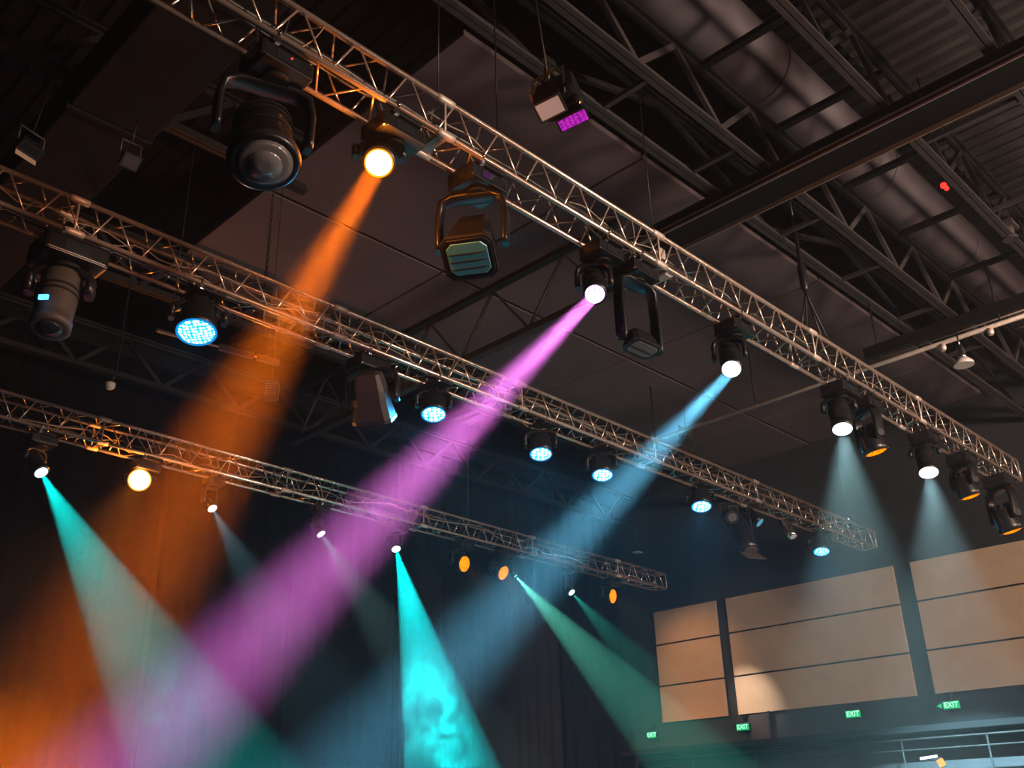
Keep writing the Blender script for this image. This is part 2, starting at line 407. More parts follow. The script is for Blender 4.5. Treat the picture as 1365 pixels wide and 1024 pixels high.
# ------------------------------------------------------------------ lamps
GAIN = 4.6      # stage lamps against the thin haze
def lamp(name, kind, loc, direc, col, power, angle=20, blend=.3, rad=.03, spread=None, size=.2):
    l = bpy.data.lights.new(name, kind); l.color = col; l.energy = power * (GAIN if name in ('beam', 'spill') else 1)
    if kind == 'SPOT': l.spot_size = math.radians(angle); l.spot_blend = blend; l.shadow_soft_size = rad
    if kind == 'POINT': l.shadow_soft_size = rad
    if kind == 'AREA':
        l.shape = 'DISK'; l.size = size
        if spread: l.spread = math.radians(spread)
    o = bpy.data.objects.new(name, l); C.objects.link(o)
    o.location = loc; o.rotation_euler = Vector(direc).to_track_quat('-Z', 'Y').to_euler()
    return o

def clamp(t, T, x, a):
    """hook clamp gripping a bottom chord"""
    c = T.p(x, a, 0)
    pts = [c + (T.v * math.cos(q) + Vector((0, 0, 1)) * math.sin(q)) * .036 for q in [math.radians(-60 + 30 * i) for i in range(10)]]
    mb = MB().tube(pts, .011, 6)
    mb.box(c + Vector((0, 0, -.055)), (.04, .05, .05), bev=.004)
    mb.tube([c + T.v * .03 + Vector((0, 0, -.03)), c + T.v * .09 + Vector((0, 0, -.04))], .007, 6)
    mb.build('clamp', M['chrome'], t)

def head_fixture(T, lens_px, target, label, grp, s=1., style='spot', lens='white', base=True, led=None, rim=None, yaw=0., drop=None, cat='moving light', name='moving_head', hook=True, lensr=None, base_m='black', a=.5, head_m='black', head_led=None, short=1., low=1.):
    """a moving head hung under truss T: base, yoke, head and lens; the lens centre is seen at lens_px and looks at target"""
    L = T.on(*lens_px, a)
    D = (Vector(target) - L).normalized() if not isinstance(target, tuple) or len(target) == 3 else None
    hl = {'spot': .30, 'wash': .17, 'par': .2, 'big': .30, 'box': .24 * short}[style] * s          # lens to pivot
    R = {'spot': .115, 'wash': .15, 'par': .1, 'big': .215, 'box': .19}[style] * s
    lr = lensr if lensr else {'spot': .082, 'wash': .125, 'par': .085, 'big': .17, 'box': .15}[style] * s
    P = L - D * hl
    ztop = ZB - .075
    bh = .13 * s if base else .05
    bc = Vector((P.x, P.y, ztop - bh / 2))
    # keep the base under the truss
    bc.y = T.ymid(P.x)
    t = thing(name, label, cat, (bc.x, bc.y, ztop), grp)
    hor = Vector((D.x, D.y, 0))
    if hor.length < .12: hor = Vector((.3, -1, 0))
    hor.normalize()
    side = Vector((-hor.y, hor.x, 0))
    if style in ('big',): side = Vector((math.cos(yaw), math.sin(yaw), 0))
    if hook:
        for k, (dx, aa) in enumerate(((-.09 * s, 0), (.09 * s, 1))): clamp(t, T, bc.x + dx, aa)
        MB().box((bc.x, bc.y, ztop + .012), (.26 * s, .34, .03), basis((0, 0, 1), T.u), bev=.005).build('bracket', M['black_matt'], t)
    bs = None
    if base:
        mb = MB().box(bc, (.38 * s, .27 * s, bh), basis((0, 0, 1), T.u), bev=.022 * s)
        mb.box(bc + Vector((0, 0, -bh * .48)), (.34 * s, .30 * s, .02), basis((0, 0, 1), T.u), bev=.006)
        bs = mb.build('base', M[base_m], t)
        MB().box(bc - T.v * (.137 * s) + Vector((0, 0, .0)), (.16 * s, .006, bh * .55), basis((0, 0, 1), T.u), bev=.002).build('display', M['glass_dark'], bs)
        MB().lathe([(0, .085 * s), (.03 * s, .08 * s)], bc - Vector((0, 0, bh / 2 + .03 * s)), (0, 0, 1), 20).build('pan_bearing', M['black_matt'], bs)
        if led:
            MB().lathe([(0, .008), (.006, .007)], bc - T.v * (.140 * s) + T.u * (.02 * s) + Vector((0, 0, bh * .1)), -T.v, 10).build('indicator', E_[led], bs)
    # yoke
    zb = bc.z - bh / 2 - .02 * s
    aw = R * 1.17 + .028 * s
    if zb < P.z + .05: zb = P.z + .05
    S = side * aw
    top = Vector((P.x, P.y, zb)); 
    th = .075 * s
    mb = MB()
    def arm_sec(c, w, h, ax):
        m_ = basis(ax, hor)
        x_, y_ = m_.col[0], m_.col[1]
        out = []
        for k in range(12):
            q = 2 * math.pi * k / 12
            cx_, cy_ = math.cos(q), math.sin(q)
            e = .6
            out.append(c + x_ * (math.copysign(abs(cx_) ** e, cx_) * w / 2) + y_ * (math.copysign(abs(cy_) ** e, cy_) * h / 2))
        return out
    path = [P + S + Vector((0, 0, -.05 * s)), P + S, P + S * 1.02 + Vector((0, 0, (zb - P.z) * .55)), top + S * .93 + Vector((0, 0, -.035 * s)), top + S * .6 + Vector((0, 0, .0)), top,
            top - S * .6 + Vector((0, 0, .0)), top - S * .93 + Vector((0, 0, -.035 * s)), P - S * 1.02 + Vector((0, 0, (zb - P.z) * .55)), P - S, P - S + Vector((0, 0, -.05 * s))]
    ws = [.09, .125, .115, .12, .14, .15, .14, .12, .115, .125, .09]
    secs = []
    for i, c in enumerate(path):
        a_ = path[max(0, i - 1)]; b_ = path[min(len(path) - 1, i + 1)]
        ax = (b_ - a_).normalized()
        m_x = hor - ax * hor.dot(ax)
        n_ = ax.cross(m_x.normalized())
        w, h = ws[i] * s, .05 * s
        out = []
        for k in range(12):
            q = 2 * math.pi * k / 12; cx_, cy_ = math.cos(q), math.sin(q)
            out.append(c + m_x.normalized() * (math.copysign(abs(cx_) ** .6, cx_) * w / 2) + n_ * (math.copysign(abs(cy_) ** .6, cy_) * h / 2))
        secs.append(out)
    yk = mb.loft(secs, smooth=True).build('yoke', M['black'], t)
    for sg in (-1, 1):
        MB().lathe([(0, .045 * s), (.03 * s, .05 * s), (.04 * s, .04 * s)], P + S * sg * .93, S * sg, 16).build('tilt_pivot', M['grey'], yk)
    # head
    if style == 'spot':
        prof = [(-.22, .05), (-.21, .085), (-.17, .105), (-.05, .112), (.10, .112), (.20, .108), (.245, .103), (.25, .114), (.30, .114), (.302, .09)]
        hd = MB().lathe([(h * s, r_ * s) for h, r_ in prof], P, D, 32).build('head', M[head_m], t)
        for q in (-.14, -.10, .03, .07): MB().lathe([(0, .1165 * s), (.014 * s, .1165 * s)], P + D * q * s, D, 32).build('cooling_rib', M['black_matt'], hd)
    elif style == 'wash':
        prof = [(-.16, .05), (-.15, .10), (-.09, .13), (.02, .145), (.11, .152), (.165, .155), (.172, .14)]
        hd = MB().lathe([(h * s, r_ * s) for h, r_ in prof], P, D, 32).build('head', M[head_m], t)
        for k in range(10):
            q = 2 * math.pi * k / 10; m_ = basis(D, side)
            c = P + m_.col[0] * math.cos(q) * .118 * s + m_.col[1] * math.sin(q) * .118 * s - D * .11 * s
            MB().box(c, (.012 * s, .03 * s, .09 * s), basis(D, m_.col[0] * math.cos(q) + m_.col[1] * math.sin(q))).build('heat_fin', M['black_matt'], hd)
    elif style == 'par':
        prof = [(-.17, .04), (-.16, .075), (-.10, .09), (.1, .095), (.2, .102), (.203, .09)]
        hd = MB().lathe([(h * s, r_ * s) for h, r_ in prof], P, D, 28).build('head', M[head_m], t)
    elif style == 'big':
        prof = [(-.20, .07), (-.19, .13), (-.13, .165), (.0, .175), (.12, .18), (.2, .205), (.25, .215), (.29, .212), (.305, .19), (.302, .172)]
        hd = MB().lathe([(h * s, r_ * s) for h, r_ in prof], P, D, 40).build('head', M[head_m], t)
        MB().lathe([(0, .207 * s), (.03 * s, .219 * s), (.055 * s, .214 * s)], P + D * .235 * s, D, 40, False, False).build('front_ring', M['grey'], hd)
        for q in (-.10, -.05, .05): MB().lathe([(0, .183 * s), (.016 * s, .183 * s)], P + D * q * s, D, 40).build('cooling_rib', M['black_matt'], hd)
    elif style == 'box':
        m_ = basis(D, side); X_, Y_ = m_.col[0], m_.col[1]
        def sec(h, w, hh, cor):
            c = P + D * h * s * short; w *= s; hh *= s; cor *= s
            hh *= .62 if low < 1 else 1.; cor = min(cor, hh * .4)
            pts = [(w, hh - cor), (w - cor, hh), (-w + cor, hh), (-w, hh - cor), (-w, -hh + cor), (-w + cor, -hh), (w - cor, -hh), (w, -hh + cor)]
            return [c + X_ * a_ + Y_ * b_ for a_, b_ in pts]
        hd = MB().loft([sec(-.26, .07, .06, .02), sec(-.24, .12, .10, .03), (sec(-.08, .155, .135, .045)), sec(.06, .165, .145, .05), sec(.17, .185, .165, .05), sec(.225, .19, .17, .05), sec(.24, .175, .155, .045)]).build('head', M[head_m], t)
        MB().loft([sec(.20, .195, .175, .052), sec(.235, .195, .175, .052)]).build('front_ring', M['grey'], hd)
        MB().loft([sec(.241, .150, .130, .04), sec(.247, .146, .126, .04)]).build('lens', M[lens] if lens in M else E_[lens], hd)
        for q in ((-.07, -.01, .05) if low == 1 else (.0,)): MB().box(P + D * .252 * s * short + Y_ * q * s, (.27 * s, .005, .008), basis(D, X_)).build('lens_bar', M['grey'], hd)
    # lens
    if style != 'box':
        off = {'spot': .3025, 'wash': .1725, 'par': .2035, 'big': .3025}[style] * s
        lm = M[lens] if lens in M else E_[lens]
        dome = .018 * s
        lo = MB().lathe([(0, lr), (dome * .6, lr * .8), (dome, lr * .4)], P + D * off, D, 32, True, True, False)
        lay = lo.bm.loops.layers.uv.verify(); u_ = D.orthogonal().normalized(); v_ = D.cross(u_)
        for fc in lo.bm.faces:
            for lp in fc.loops:
                q = lp.vert.co - L; lp[lay].uv = (q.dot(u_) / lr * .5 + .5, q.dot(v_) / lr * .5 + .5)
        lo.build('lens', lm, hd)
        if style == 'big':
            MB().lathe([(0, lr * .62), (.012, lr * .62), (.02, lr * .2)], P + D * (off + dome * .6), D, 28).build('inner_lens', M['glass_grey'], hd)
        if rim:
            MB().lathe([(0, lr * 1.0), (.004, lr * 1.12), (.008, lr * 1.0)], P + D * (off + .004), D, 32, False, False).build('lens_glow_ring', E_[rim], hd)
    if head_led:
        q_ = T.on(58, 396); q_ = q_ + CAMDIR(q_) * .20
        MB().box(q_, (.055 * s, .02, .03 * s), basis((0, 0, 1), RIGHT), bev=.004).build('indicator', E_[head_led], hd)['label'] = 'glowing blue indicator'
    # safety cable from truss to base
    if hook:
        A = T.p(bc.x + .13 * s, 1, 0); B = bc + Vector((.12 * s, .1 * s, .0))
        MB().tube([A, (A + B) / 2 + Vector((.1, .02, -.07)), B], .004, 5).build('safety_cable', M['wire'], t)
        rr = random.Random(int(lens_px[0]))
        for k in range(3):
            A = T.p(bc.x + rr.uniform(-.35, .35), rr.choice((0, 1)), rr.choice((0, 0, 1))); B = bc + T.u * rr.uniform(-.16, .16) * s + Vector((0, 0, bh * .5))
            mid = (A + B) / 2 + Vector((rr.uniform(-.1, .1), rr.uniform(-.08, .08), -rr.uniform(.03, .16)))
            pts = [A * (1 - u) ** 2 + mid * 2 * u * (1 - u) + B * u * u for u in [i / 10 for i in range(11)]]
            MB().tube(pts, .0075 if k else .005, 6).build('power_lead', M['rubber' if k else 'palecable'], t)
    return t, L + D * .035, D

def beam(L, D, col, power, angle=20, blend=.3, rad=.03, kind='SPOT', size=.2, spread=10, fall=None):
    o = lamp('beam', kind, L, D, col, power, angle, blend, rad, spread, size)
    if fall:
        l = o.data; l.use_nodes = True; nt = l.node_tree
        e = nt.nodes.get('Emission') or nt.nodes.new('ShaderNodeEmission')
        fo = nt.nodes.new('ShaderNodeLightFalloff'); fo.inputs['Strength'].default_value = 1.0; fo.inputs['Smooth'].default_value = 0
        nt.links.new(fo.outputs[fall], e.inputs['Strength'])
    return o
G1 = 'fixtures hung under the nearest truss'; G2 = 'fixtures hung under the middle truss'; G3 = 'fixtures hung under the rear truss'
def cur(px, py, y=15.4): return at(px, py, y=y)

# --- nearest truss
def face(L, w):  return L + Vector(w)
def on1(px, py): return T1.on(px, py)
CAMDIR = lambda L: (EYE - L).normalized()
RIGHT = Vector(RM.col[0])
def vdir(L, c, r, dn): return L + CAMDIR(L) * c + RIGHT * r + Vector((0, 0, -dn))
def mixdir(L, cam_w, down_w, extra=(0, 0, 0)):
    return L + CAMDIR(L) * cam_w + Vector((0, 0, -1)) * down_w + Vector(extra)
L = on1(352, 218)
head_fixture(T1, (352, 218), mixdir(L, .55, .9, (.12, .0, 0)), 'biggest unlit moving head, round pale lens pointing down, near top left of the nearest truss', G1, 1.12, 'big', 'glass_grey', led='red', yaw=-.35)
t, p, D = head_fixture(T1, (505, 217), mixdir(on1(505, 217), .8, .25), 'moving head with blazing orange-white lens throwing the broad orange beam', G1, 1.1, 'spot', 'orange', rim='orange_halo', lensr=.098)
beam(p, (at(50, 1010, y=14.0) - p), (1, .165, .0015), 640, kind='AREA', size=.145, spread=17)
lamp('spill', 'POINT', p + D * .10, D, (1, .25, .02), 20, rad=.05)
head_fixture(T1, (625, 345), mixdir(on1(625, 345), .5, .9, (-.25, -.05, 0)), 'unlit moving head with square blue glass front, beside the orange one', G1, 1.1, 'box', 'glass_blue', base_m='black')
t, p, D = head_fixture(T1, (793, 392), mixdir(on1(793, 392), .8, .45), 'moving head with white-violet lens throwing the long magenta beam', G1, .95, 'spot', 'violet', lensr=.09)
beam(p, (at(170, 1024, y=11.5) - p), (.90, .20, .84), 700, kind='AREA', size=.11, spread=14.5)
head_fixture(T1, (856, 466), mixdir(on1(856, 466), .35, .9, (.25, 0, 0)), 'unlit open-yoked moving head with grey slot lens, right of the magenta one', G1, 1.05, 'box', 'glass_grey', short=.35, low=.08)
t, p, D = head_fixture(T1, (975, 492), mixdir(on1(975, 492), .75, .6), 'moving head with white lens throwing the pale blue beam', G1, 1.0, 'spot', 'iceblue', lensr=.1)
beam(p, (at(590, 900, y=9.6) - p), (.17, .66, 1), 430, kind='AREA', size=.115, spread=15)
t, p, D = head_fixture(T1, (1123, 572), mixdir(on1(1123, 572), .45, .9), 'moving head with white lens and soft white cone, the one nearer the blue beam', G1, 1.15, 'spot', 'white', lensr=.118)
beam(p, (at(1142, 760, y=5.6) - p), (.45, .85, .90), 14000, 40, .6, .08)
head_fixture(T1, (1168, 603), vdir(on1(1168, 603), -.06, .22, .95), 'dark moving head with thin amber glow between the two white cones', G1, 1.1, 'wash', 'amber', lensr=.13)
t, p, D = head_fixture(T1, (1238, 630), mixdir(on1(1238, 630), .45, .9), 'moving head with white lens and soft white cone, farther along toward the right wall', G1, 1.15, 'spot', 'white', lensr=.128)
beam(p, (at(1262, 800, y=5.6) - p), (.45, .82, .90), 14000, 38, .6, .08)
head_fixture(T1, (1294, 662), vdir(on1(1294, 662), -.06, .22, .95), 'dark moving head with thin amber glow next to the right-hand white cone', G1, 1.15, 'wash', 'amber', lensr=.13)
head_fixture(T1, (1349, 708), vdir(on1(1349, 708), -.06, .22, .95), 'dark moving head at the far right end of the nearest truss, amber edge', G1, 1.35, 'wash', 'amber', lensr=.14)

# --- middle truss
def on2(px, py): return T2.on(px, py)
head_fixture(T2, (66, 438), mixdir(on2(66, 438), .2, .95, (-.05, 0, 0)), 'large unlit moving head with blue indicator at the left end of the middle truss', G2, 1.55, 'spot', 'glass_dark', lensr=.12, head_m='body_grey', head_led='blueled')
t, p, D = head_fixture(T2, (262, 442), mixdir(on2(262, 442), .35, .9), 'large wash light showing a round grid of cyan diodes, left part of the middle truss', G2, 1.25, 'wash', 'led', rim='led_rim', lensr=.178, base=False)
lamp('spill', 'SPOT', p, D, (.05, .5, 1), 60, 150, 1, .1)
head_fixture(T2, (500, 562), mixdir(on2(500, 562), -.1, .9, (.45, .3, 0)), 'unlit grey-backed moving head on the middle truss left of the magenta beam', G2, 1.15, 'box', 'glass_dark', head_m='grey2')
for i, (px, sc, em, lab) in enumerate(((( 578, 552), 1., 'led2', 'cyan wash light on the middle truss just left of the magenta beam'), ((721, 605), 1., 'led2', 'cyan wash light between the magenta and pale blue beams, first right of the magenta one'),
        ((803, 633), 1., 'led2', 'cyan wash light touching the left side of the pale blue beam'), ((935, 675), 1.08, 'led2', 'cyan wash light on the middle truss right of the pale blue beam'),
        ((1095, 735), 1., 'led3', 'cyan-green wash light under the cut end of the middle truss'))):
    t, p, D = head_fixture(T2, px, mixdir(on2(*px), .38, .9), lab, G2, sc, 'wash', em, rim='led_rim', base=False, lensr=.135 * sc)
    lamp('spill', 'SPOT', p, D, (.03, .45, .9), 420, 150, 1, .1)

# --- rear truss
def on3(px, py): return T3.on(px, py)
L = on3(55, 630); tg = at(205, 900, y=12.4)
t, p, D = head_fixture(T3, (55, 630), L + (tg - L).normalized() * .8 + CAMDIR(L) * .5, 'small spot head at the left of the rear truss throwing a turquoise beam', G3, .95, 'spot', 'cyan', lensr=.085)
beam(p, tg - p, (.0, .86, .78), 36000, 25, .25, .02)
t, p, D = head_fixture(T3, (186, 640), mixdir(on3(186, 640), 1, .12), 'blazing orange wash light on the rear truss facing the camera', G3, 1.0, 'wash', 'orange', rim='orange_halo', lensr=.145)
beam(p, Vector((-.35, .35, -1)), (1, .30, .03), 1300, 75, 1., .1)
lamp('spill', 'POINT', p + D * .12, D, (1, .28, .02), 30, rad=.05)
L = on3(283, 678); tg = at(345, 790, y=12.5)
t, p, D = head_fixture(T3, (283, 678), L + (tg - L).normalized() * .85 + CAMDIR(L) * .3, 'small lit spot right of the orange wash with a faint blue-grey beam', G3, .75, 'par', 'iceblue', lensr=.07)
beam(p, tg - p, (.25, .62, .75), 3500, 26, .5, .02)
L = on3(428, 712); tg = at(520, 850, y=12.6)
t, p, D = head_fixture(T3, (428, 712), L + (tg - L).normalized() * .85 + CAMDIR(L) * .3, 'small lit spot beside the magenta beam with a faint pale beam', G3, .75, 'par', 'iceblue', lensr=.072)
beam(p, tg - p, (.35, .75, .72), 4500, 26, .5, .02)
L = on3(528, 732); tg = at(600, 1024, y=12.8)
t, p, D = head_fixture(T3, (528, 732), L + (tg - L).normalized() * .7 + CAMDIR(L) * .5, 'small spot throwing the bright hard-edged cyan beam through smoke', G3, .85, 'par', 'cyan', lensr=.078)
beam(p, tg - p, (.0, .82, .86), 92000, 24, .12, .02)
L = on3(619, 752)
t, p, D = head_fixture(T3, (619, 752), vdir(L, .62, .78, .1), 'amber wash light on the rear truss, left one of the neighbouring amber pair', G3, 1.0, 'wash', 'amber', lensr=.145)
beam(p, Vector((1, .1, -.75)), (1, .33, .08), 250, 50, 1, .05)
L = on3(673, 764)
t, p, D = head_fixture(T3, (671, 764), vdir(L, .6, .7, .35), 'amber wash light touching the green beam, right one of the neighbouring amber pair', G3, 1.0, 'wash', 'amber', lensr=.135)
beam(p, Vector((1, .1, -1.0)), (1, .36, .12), 350, 70, 1, .05)
L = on3(683, 766); tg = at(890, 985, y=11.6)
t, p, D = head_fixture(T3, (687, 768), L + (tg - L).normalized(), 'tiny spot beside the amber pair throwing the long sea-green beam', G3, .42, 'par', 'greensmall', base=False, lensr=.035)
beam(p, tg - p, (.12, .78, .55), 40000, 20, .25, .01)
L = on3(762, 790); tg = at(895, 935, y=11.8)
t, p, D = head_fixture(T3, (762, 790), L + (tg - L).normalized() * .85 + CAMDIR(L) * .3, 'small green-white spot between the sea-green beam and the last amber wash', G3, .72, 'par', 'green', base=False, lensr=.075)
beam(p, tg - p, (.02, .62, .48), 8000, 22, .4, .02)
L = on3(817, 795)
t, p, D = head_fixture(T3, (817, 795), vdir(L, .55, .83, .05), 'amber wash light alone near the right end of the rear truss', G3, 1.05, 'wash', 'amber', lensr=.15)
beam(p, Vector((1, .0, -.45)), (1, .50, .2), 60, 62, 1, .05)
beam(p, at(1000, 930, x=19.9) - p, (1, .86, .72), 300, 22, 1, .05)

# ------------------------------------------------------------------ other lamps and gear
def flood(p, label, size, direc, glass, glow=None, wire_to=None, m='black', grp=None, side=None, doors=True, name='flood_lamp'):
    t = thing(name, label, 'lamp', p, grp)
    D = Vector(direc).normalized(); B = basis(D, side if side is not None else (1, 0, 0)); X_, Y_ = B.col[0], B.col[1]
    w, h, dp = size
    def sec(q, sw, sh): return [p + D * q + X_ * a * w / 2 * sw + Y_ * b * h / 2 * sh for a, b in ((1, 1), (-1, 1), (-1, -1), (1, -1))]
    MB().loft([sec(-dp, .5, .5), sec(-dp * .7, .85, .85), sec(0, 1, 1)]).build('housing', M[m], t)
    MB().loft([sec(.0, 1.06, 1.06), sec(.02, 1.06, 1.06)]).build('front_frame', M['grey'], t)
    g = MB().quad([q + D * .024 for q in sec(0, .88, .86)]); g.build('glass', E_[glow] if glow else M[glass], t)
    U = [p - X_ * w * .6 - D * dp * .4, p - X_ * w * .6 - D * dp * .4 + Vector((0, 0, h * .9 + dp * .4)), p + X_ * w * .6 - D * dp * .4 + Vector((0, 0, h * .9 + dp * .4)), p + X_ * w * .6 - D * dp * .4]
    MB().tube(U, .012, 6).build('bracket', M['grey'], t)
    top = (U[1] + U[2]) / 2
    if wire_to is not None: MB().tube([top, Vector(wire_to)], .008, 6).build('hanging_wire', M['wire'], t)
    if doors:
        e = sec(.02, 1, 1)
        MB().loft([[e[2], e[3], e[3] + D * .008, e[2] + D * .008], [e[2] - Y_ * h * .1 + D * h * .5, e[3] - Y_ * h * .1 + D * h * .5, e[3] - Y_ * h * .1 + D * (h * .5 + .008), e[2] - Y_ * h * .1 + D * (h * .5 + .008)]]).build('barn_door', M['tan'], t)
    return t, top, B
# twin-window theatre lamp high above the nearest truss
p = at(733, 143, y=4.2); q = at(733, 20, y=4.32)
CD = CAMDIR(p)
t, top, B = flood(p, 'black twin-window theatre lamp hanging above the nearest truss', (.24, .17, .34), CD * 1.0 + Vector((.1, 0, -.75)), 'reflector', None, (p.x - .05, p.y + .1, 8.6), side=RIGHT * .83 - Vector(RM.col[1]) * .56, doors=False, name='theatre_lamp')
D = (CD * 1.0 + Vector((.1, 0, -.75))).normalized(); X_, Y_ = B.col[0], B.col[1]
p2 = at(764, 160, y=4.15)
def sec2(q, sw, sh): return [p2 + D * q + X_ * a * .125 * sw + Y_ * b * .055 * sh for a, b in ((1, 1), (-1, 1), (-1, -1), (1, -1))]
MB().loft([sec2(-.3, .6, .6), sec2(-.15, 1, 1), sec2(0, 1.1, 1.1)]).build('housing', M['black'], t)
MB().quad([v + D * .01 for v in sec2(0, .98, .9)]).build('magenta_glass', E_['pink'], t)['label'] = 'glowing magenta glass'
MB().box((p + p2) / 2 - D * .26 + Vector((0, 0, .05)), (.36, .26, .30), basis(D, X_), bev=.05).build('ballast_box', M['black'], t)
MB().tube([p - D * .3 + Vector((0, 0, .1)), p - D * .3 + Vector((.02, 0, .38))], .03, 10).box(p - D * .3 + Vector((.02, 0, .36)), (.16, .06, .06), bev=.01).build('hanger', M['black'], t)
lp = [p - X_ * .13 - D * .1 + Vector((0, 0, .02)), p - X_ * .17 - D * .14 + Vector((0, 0, .16)), p - X_ * .10 - D * .2 + Vector((0, 0, .27)), p - D * .25 + Vector((.03, 0, .24))]
sm = []
for i in range(13):
    u = i / 12 * 3; k = min(2, int(u)); f_ = u - k; sm.append(lp[k].lerp(lp[k + 1], f_))
sm = [sm[0]] + [(sm[i - 1] + sm[i] + sm[i + 1]) / 3 for i in range(1, 12)] + [sm[-1]]
MB().tube(sm, .009, 6).build('lamp_cable', M['palecable'], t)
for k in range(8): MB().box(p2 - D * (.02 + .045 * k) + X_ * (.13 - .015 * k) + Y_ * (.07 + .012 * k), (.035, .022, .03), basis(D, X_), bev=.005).build('bolt', M['chrome'], t)
MB().tube([p2 - D * .02 + X_ * .12 + Y_ * .09, p2 - D * .2 + X_ * .10 + Y_ * .15, p - D * .36 + Vector((.05, 0, .2))], .013, 7).build('side_rail', M['chrome'], t)
MB().tube([p - D * .2 - X_ * .12 + Y_ * .1, p - D * .3 + Vector((.0, 0, .22)), p - D * .32 + X_ * .12 + Y_ * .12], .008, 6).build('safety_cable', M['wire'], t)
# left flood lamp on slanted wire
p = at(40, 200, z=7.8)
flood(p, 'small flood lamp with pale barn door on a slanted wire above the middle truss', (.22, .12, .16), (0, -.45, -1), 'glass_dark', None, at(112, -6, z=9.4), side=(1, .25, 0))
# dim flood fixed under the boxed duct
p = at(174, 215, z=7.75)
flood(p, 'dim grey flood lamp under the flat-sided duct at upper left', (.17, .15, .16), (0, -.8, -1), 'grey2', None, (p.x, p.y, 8.2), side=(1, 0, 0), doors=False)
# worklight fixed to the nearest truss
p = T1.p(T1.on(866, 356).x + .16, .5, -.03)
t = thing('work_light', 'white rectangular work light fixed in the nearest truss above the dark open-yoked head', 'lamp', p)
MB().box(p + Vector((0, 0, .01)), (.13, .25, .05), basis((0, 0, 1), T1.u), bev=.006).build('reflector', M['white_plate'], t)
MB().box(p + Vector((0, 0, -.018)), (.10, .21, .012), basis((0, 0, 1), T1.u)).build('diffuser', M['white_plate'], t)
MB().box(p + Vector((0, 0, .18)), (.10, .14, .28), basis((0, 0, 1), T1.u), bev=.02).build('driver_box', M['alu_plate'], t)
# plank-like batten behind the middle truss
a, b = at(208, 440, y=9.4), at(372, 484, y=9.4)
t = thing('batten_strip', 'thin pale batten strip behind the cyan diode wash light', 'batten', (a + b) / 2)
for f0, f1 in ((0., .3), (.48, .78), (.8, 1.)): MB().box((a.lerp(b, (f0 + f1) / 2)), (.03 if f0 == 0 else .075, .05, (b - a).length * (f1 - f0) * .97), basis(b - a, (0, 0, 1)), bev=.006).build('strip', M['body_grey'], t)
MB().tube([a, b], .012, 8).build('rod', M['alu_plate'], t)
for f_ in (.1, .9):
    q = a.lerp(b, f_); MB().tube([q, (q.x, q.y, 9.4)], .006, 6).build('hanging_wire', M['wire'], t)
# louvred box behind
p = at(362, 520, y=11.4)
t = thing('louvred_speaker', 'small grey louvred box hanging between middle and rear trusses', 'speaker', p)
MB().box(p, (.2, .2, .26), basis((0, 0, 1), (.8, -.6, 0)), bev=.01).build('box', M['grey'], t)
nf = Vector((-.6, -.8, 0))
for k in range(9): MB().box(p + nf * .103 + Vector((0, 0, -.11 + .027 * k)), (.17, .012, .014), basis((0, 0, 1), (.8, -.6, 0))).build('louvre', M['vent'], t)
MB().tube([p + Vector((0, 0, .13)), (p.x, p.y, 8.62)], .01, 6).build('hanger', M['wire'], t)
p = at(918, 590, y=10.2)
flood(p, 'dim unlit brown lamp hanging far back between the pale blue beam and the white cones', (.3, .2, .2), (-.3, -.9, -.6), 'glass_dark', None, (p.x, p.y, 9.4), m='body_grey', side=(1, .2, 0), doors=False)
# small projector by the curtain, between rear truss and ceiling
p = at(850, 736, y=14.6)
t = thing('ceiling_projector', 'small pale-bottomed ceiling projector above the end of the rear truss', 'projector', p)
MB().box(p + Vector((0, 0, .06)), (.2, .2, .12), bev=.02).build('housing', M['black'], t)
MB().box(p + Vector((0, 0, -.012)), (.22, .16, .03), bev=.01).build('bottom_plate', M['white_plate'], t)
MB().tube([p + Vector((0, 0, .1)), (p.x, p.y, 8.62)], .016, 8).build('hanger', M['wire'], t)
# small ceiling camera at far left between trusses
p = at(146, 519, y=11.2)
t = thing('ceiling_camera', 'tiny pale ceiling camera between the middle and rear trusses at left', 'camera', p)
MB().lathe([(0, .03), (.03, .06), (.08, .065)], p, (0, 0, 1), 16).build('dome', M['white_plate'], t)
MB().tube([p + Vector((0, 0, .07)), p + Vector((.05, 0, .25)), (p.x + .05, p.y, 8.62)], .012, 8).build('hanger', M['wire'], t)
# gear under the cut end of the middle truss
def small_spot(T, px, direc, label, s, m='black', lensm='glass_dark', cap=None, name='profile_spot'):
    L = T.on(*px); D = Vector(direc).normalized()
    t = thing(name, label, 'stage light', (L.x, T.ymid(L.x), ZB - .05), G2)
    P = L - D * .2 * s
    MB().lathe([(-.2 * s, .04 * s), (-.18 * s, .085 * s), (0, .09 * s), (.12 * s, .075 * s), (.2 * s, .085 * s)], P, D, 24).build('body', M[m], t)
    MB().lathe([(0, .065 * s), (.006, .05 * s)], P + D * .2 * s, D, 20).build('lens', E_[lensm] if lensm in E_ else M[lensm], t)
    sd = D.cross(Vector((0, 0, 1))).normalized() * .11 * s
    z = ZB - .07
    MB().tube([P + sd, Vector((P.x, P.y, z)) + sd, Vector((P.x, P.y, z)) - sd, P - sd], .012, 6).build('bracket', M['grey'], t)
    clamp(t, T, P.x, 0 if abs(P.y - T.ymid(P.x)) > .1 else 1)
    if cap: MB().box(P + D * .24 * s, (.2 * s, .17 * s, .012), basis(Vector((0, 0, 1)).lerp(D, .4), sd), bev=.003).build('barn_door', M[cap], t)
    return t
small_spot(T2, (976, 690), (-.7, -.6, -.35), 'grey-fronted profile spot tipped sideways right of the rightmost blue-rimmed wash light', 1.3, 'black', 'body_grey')
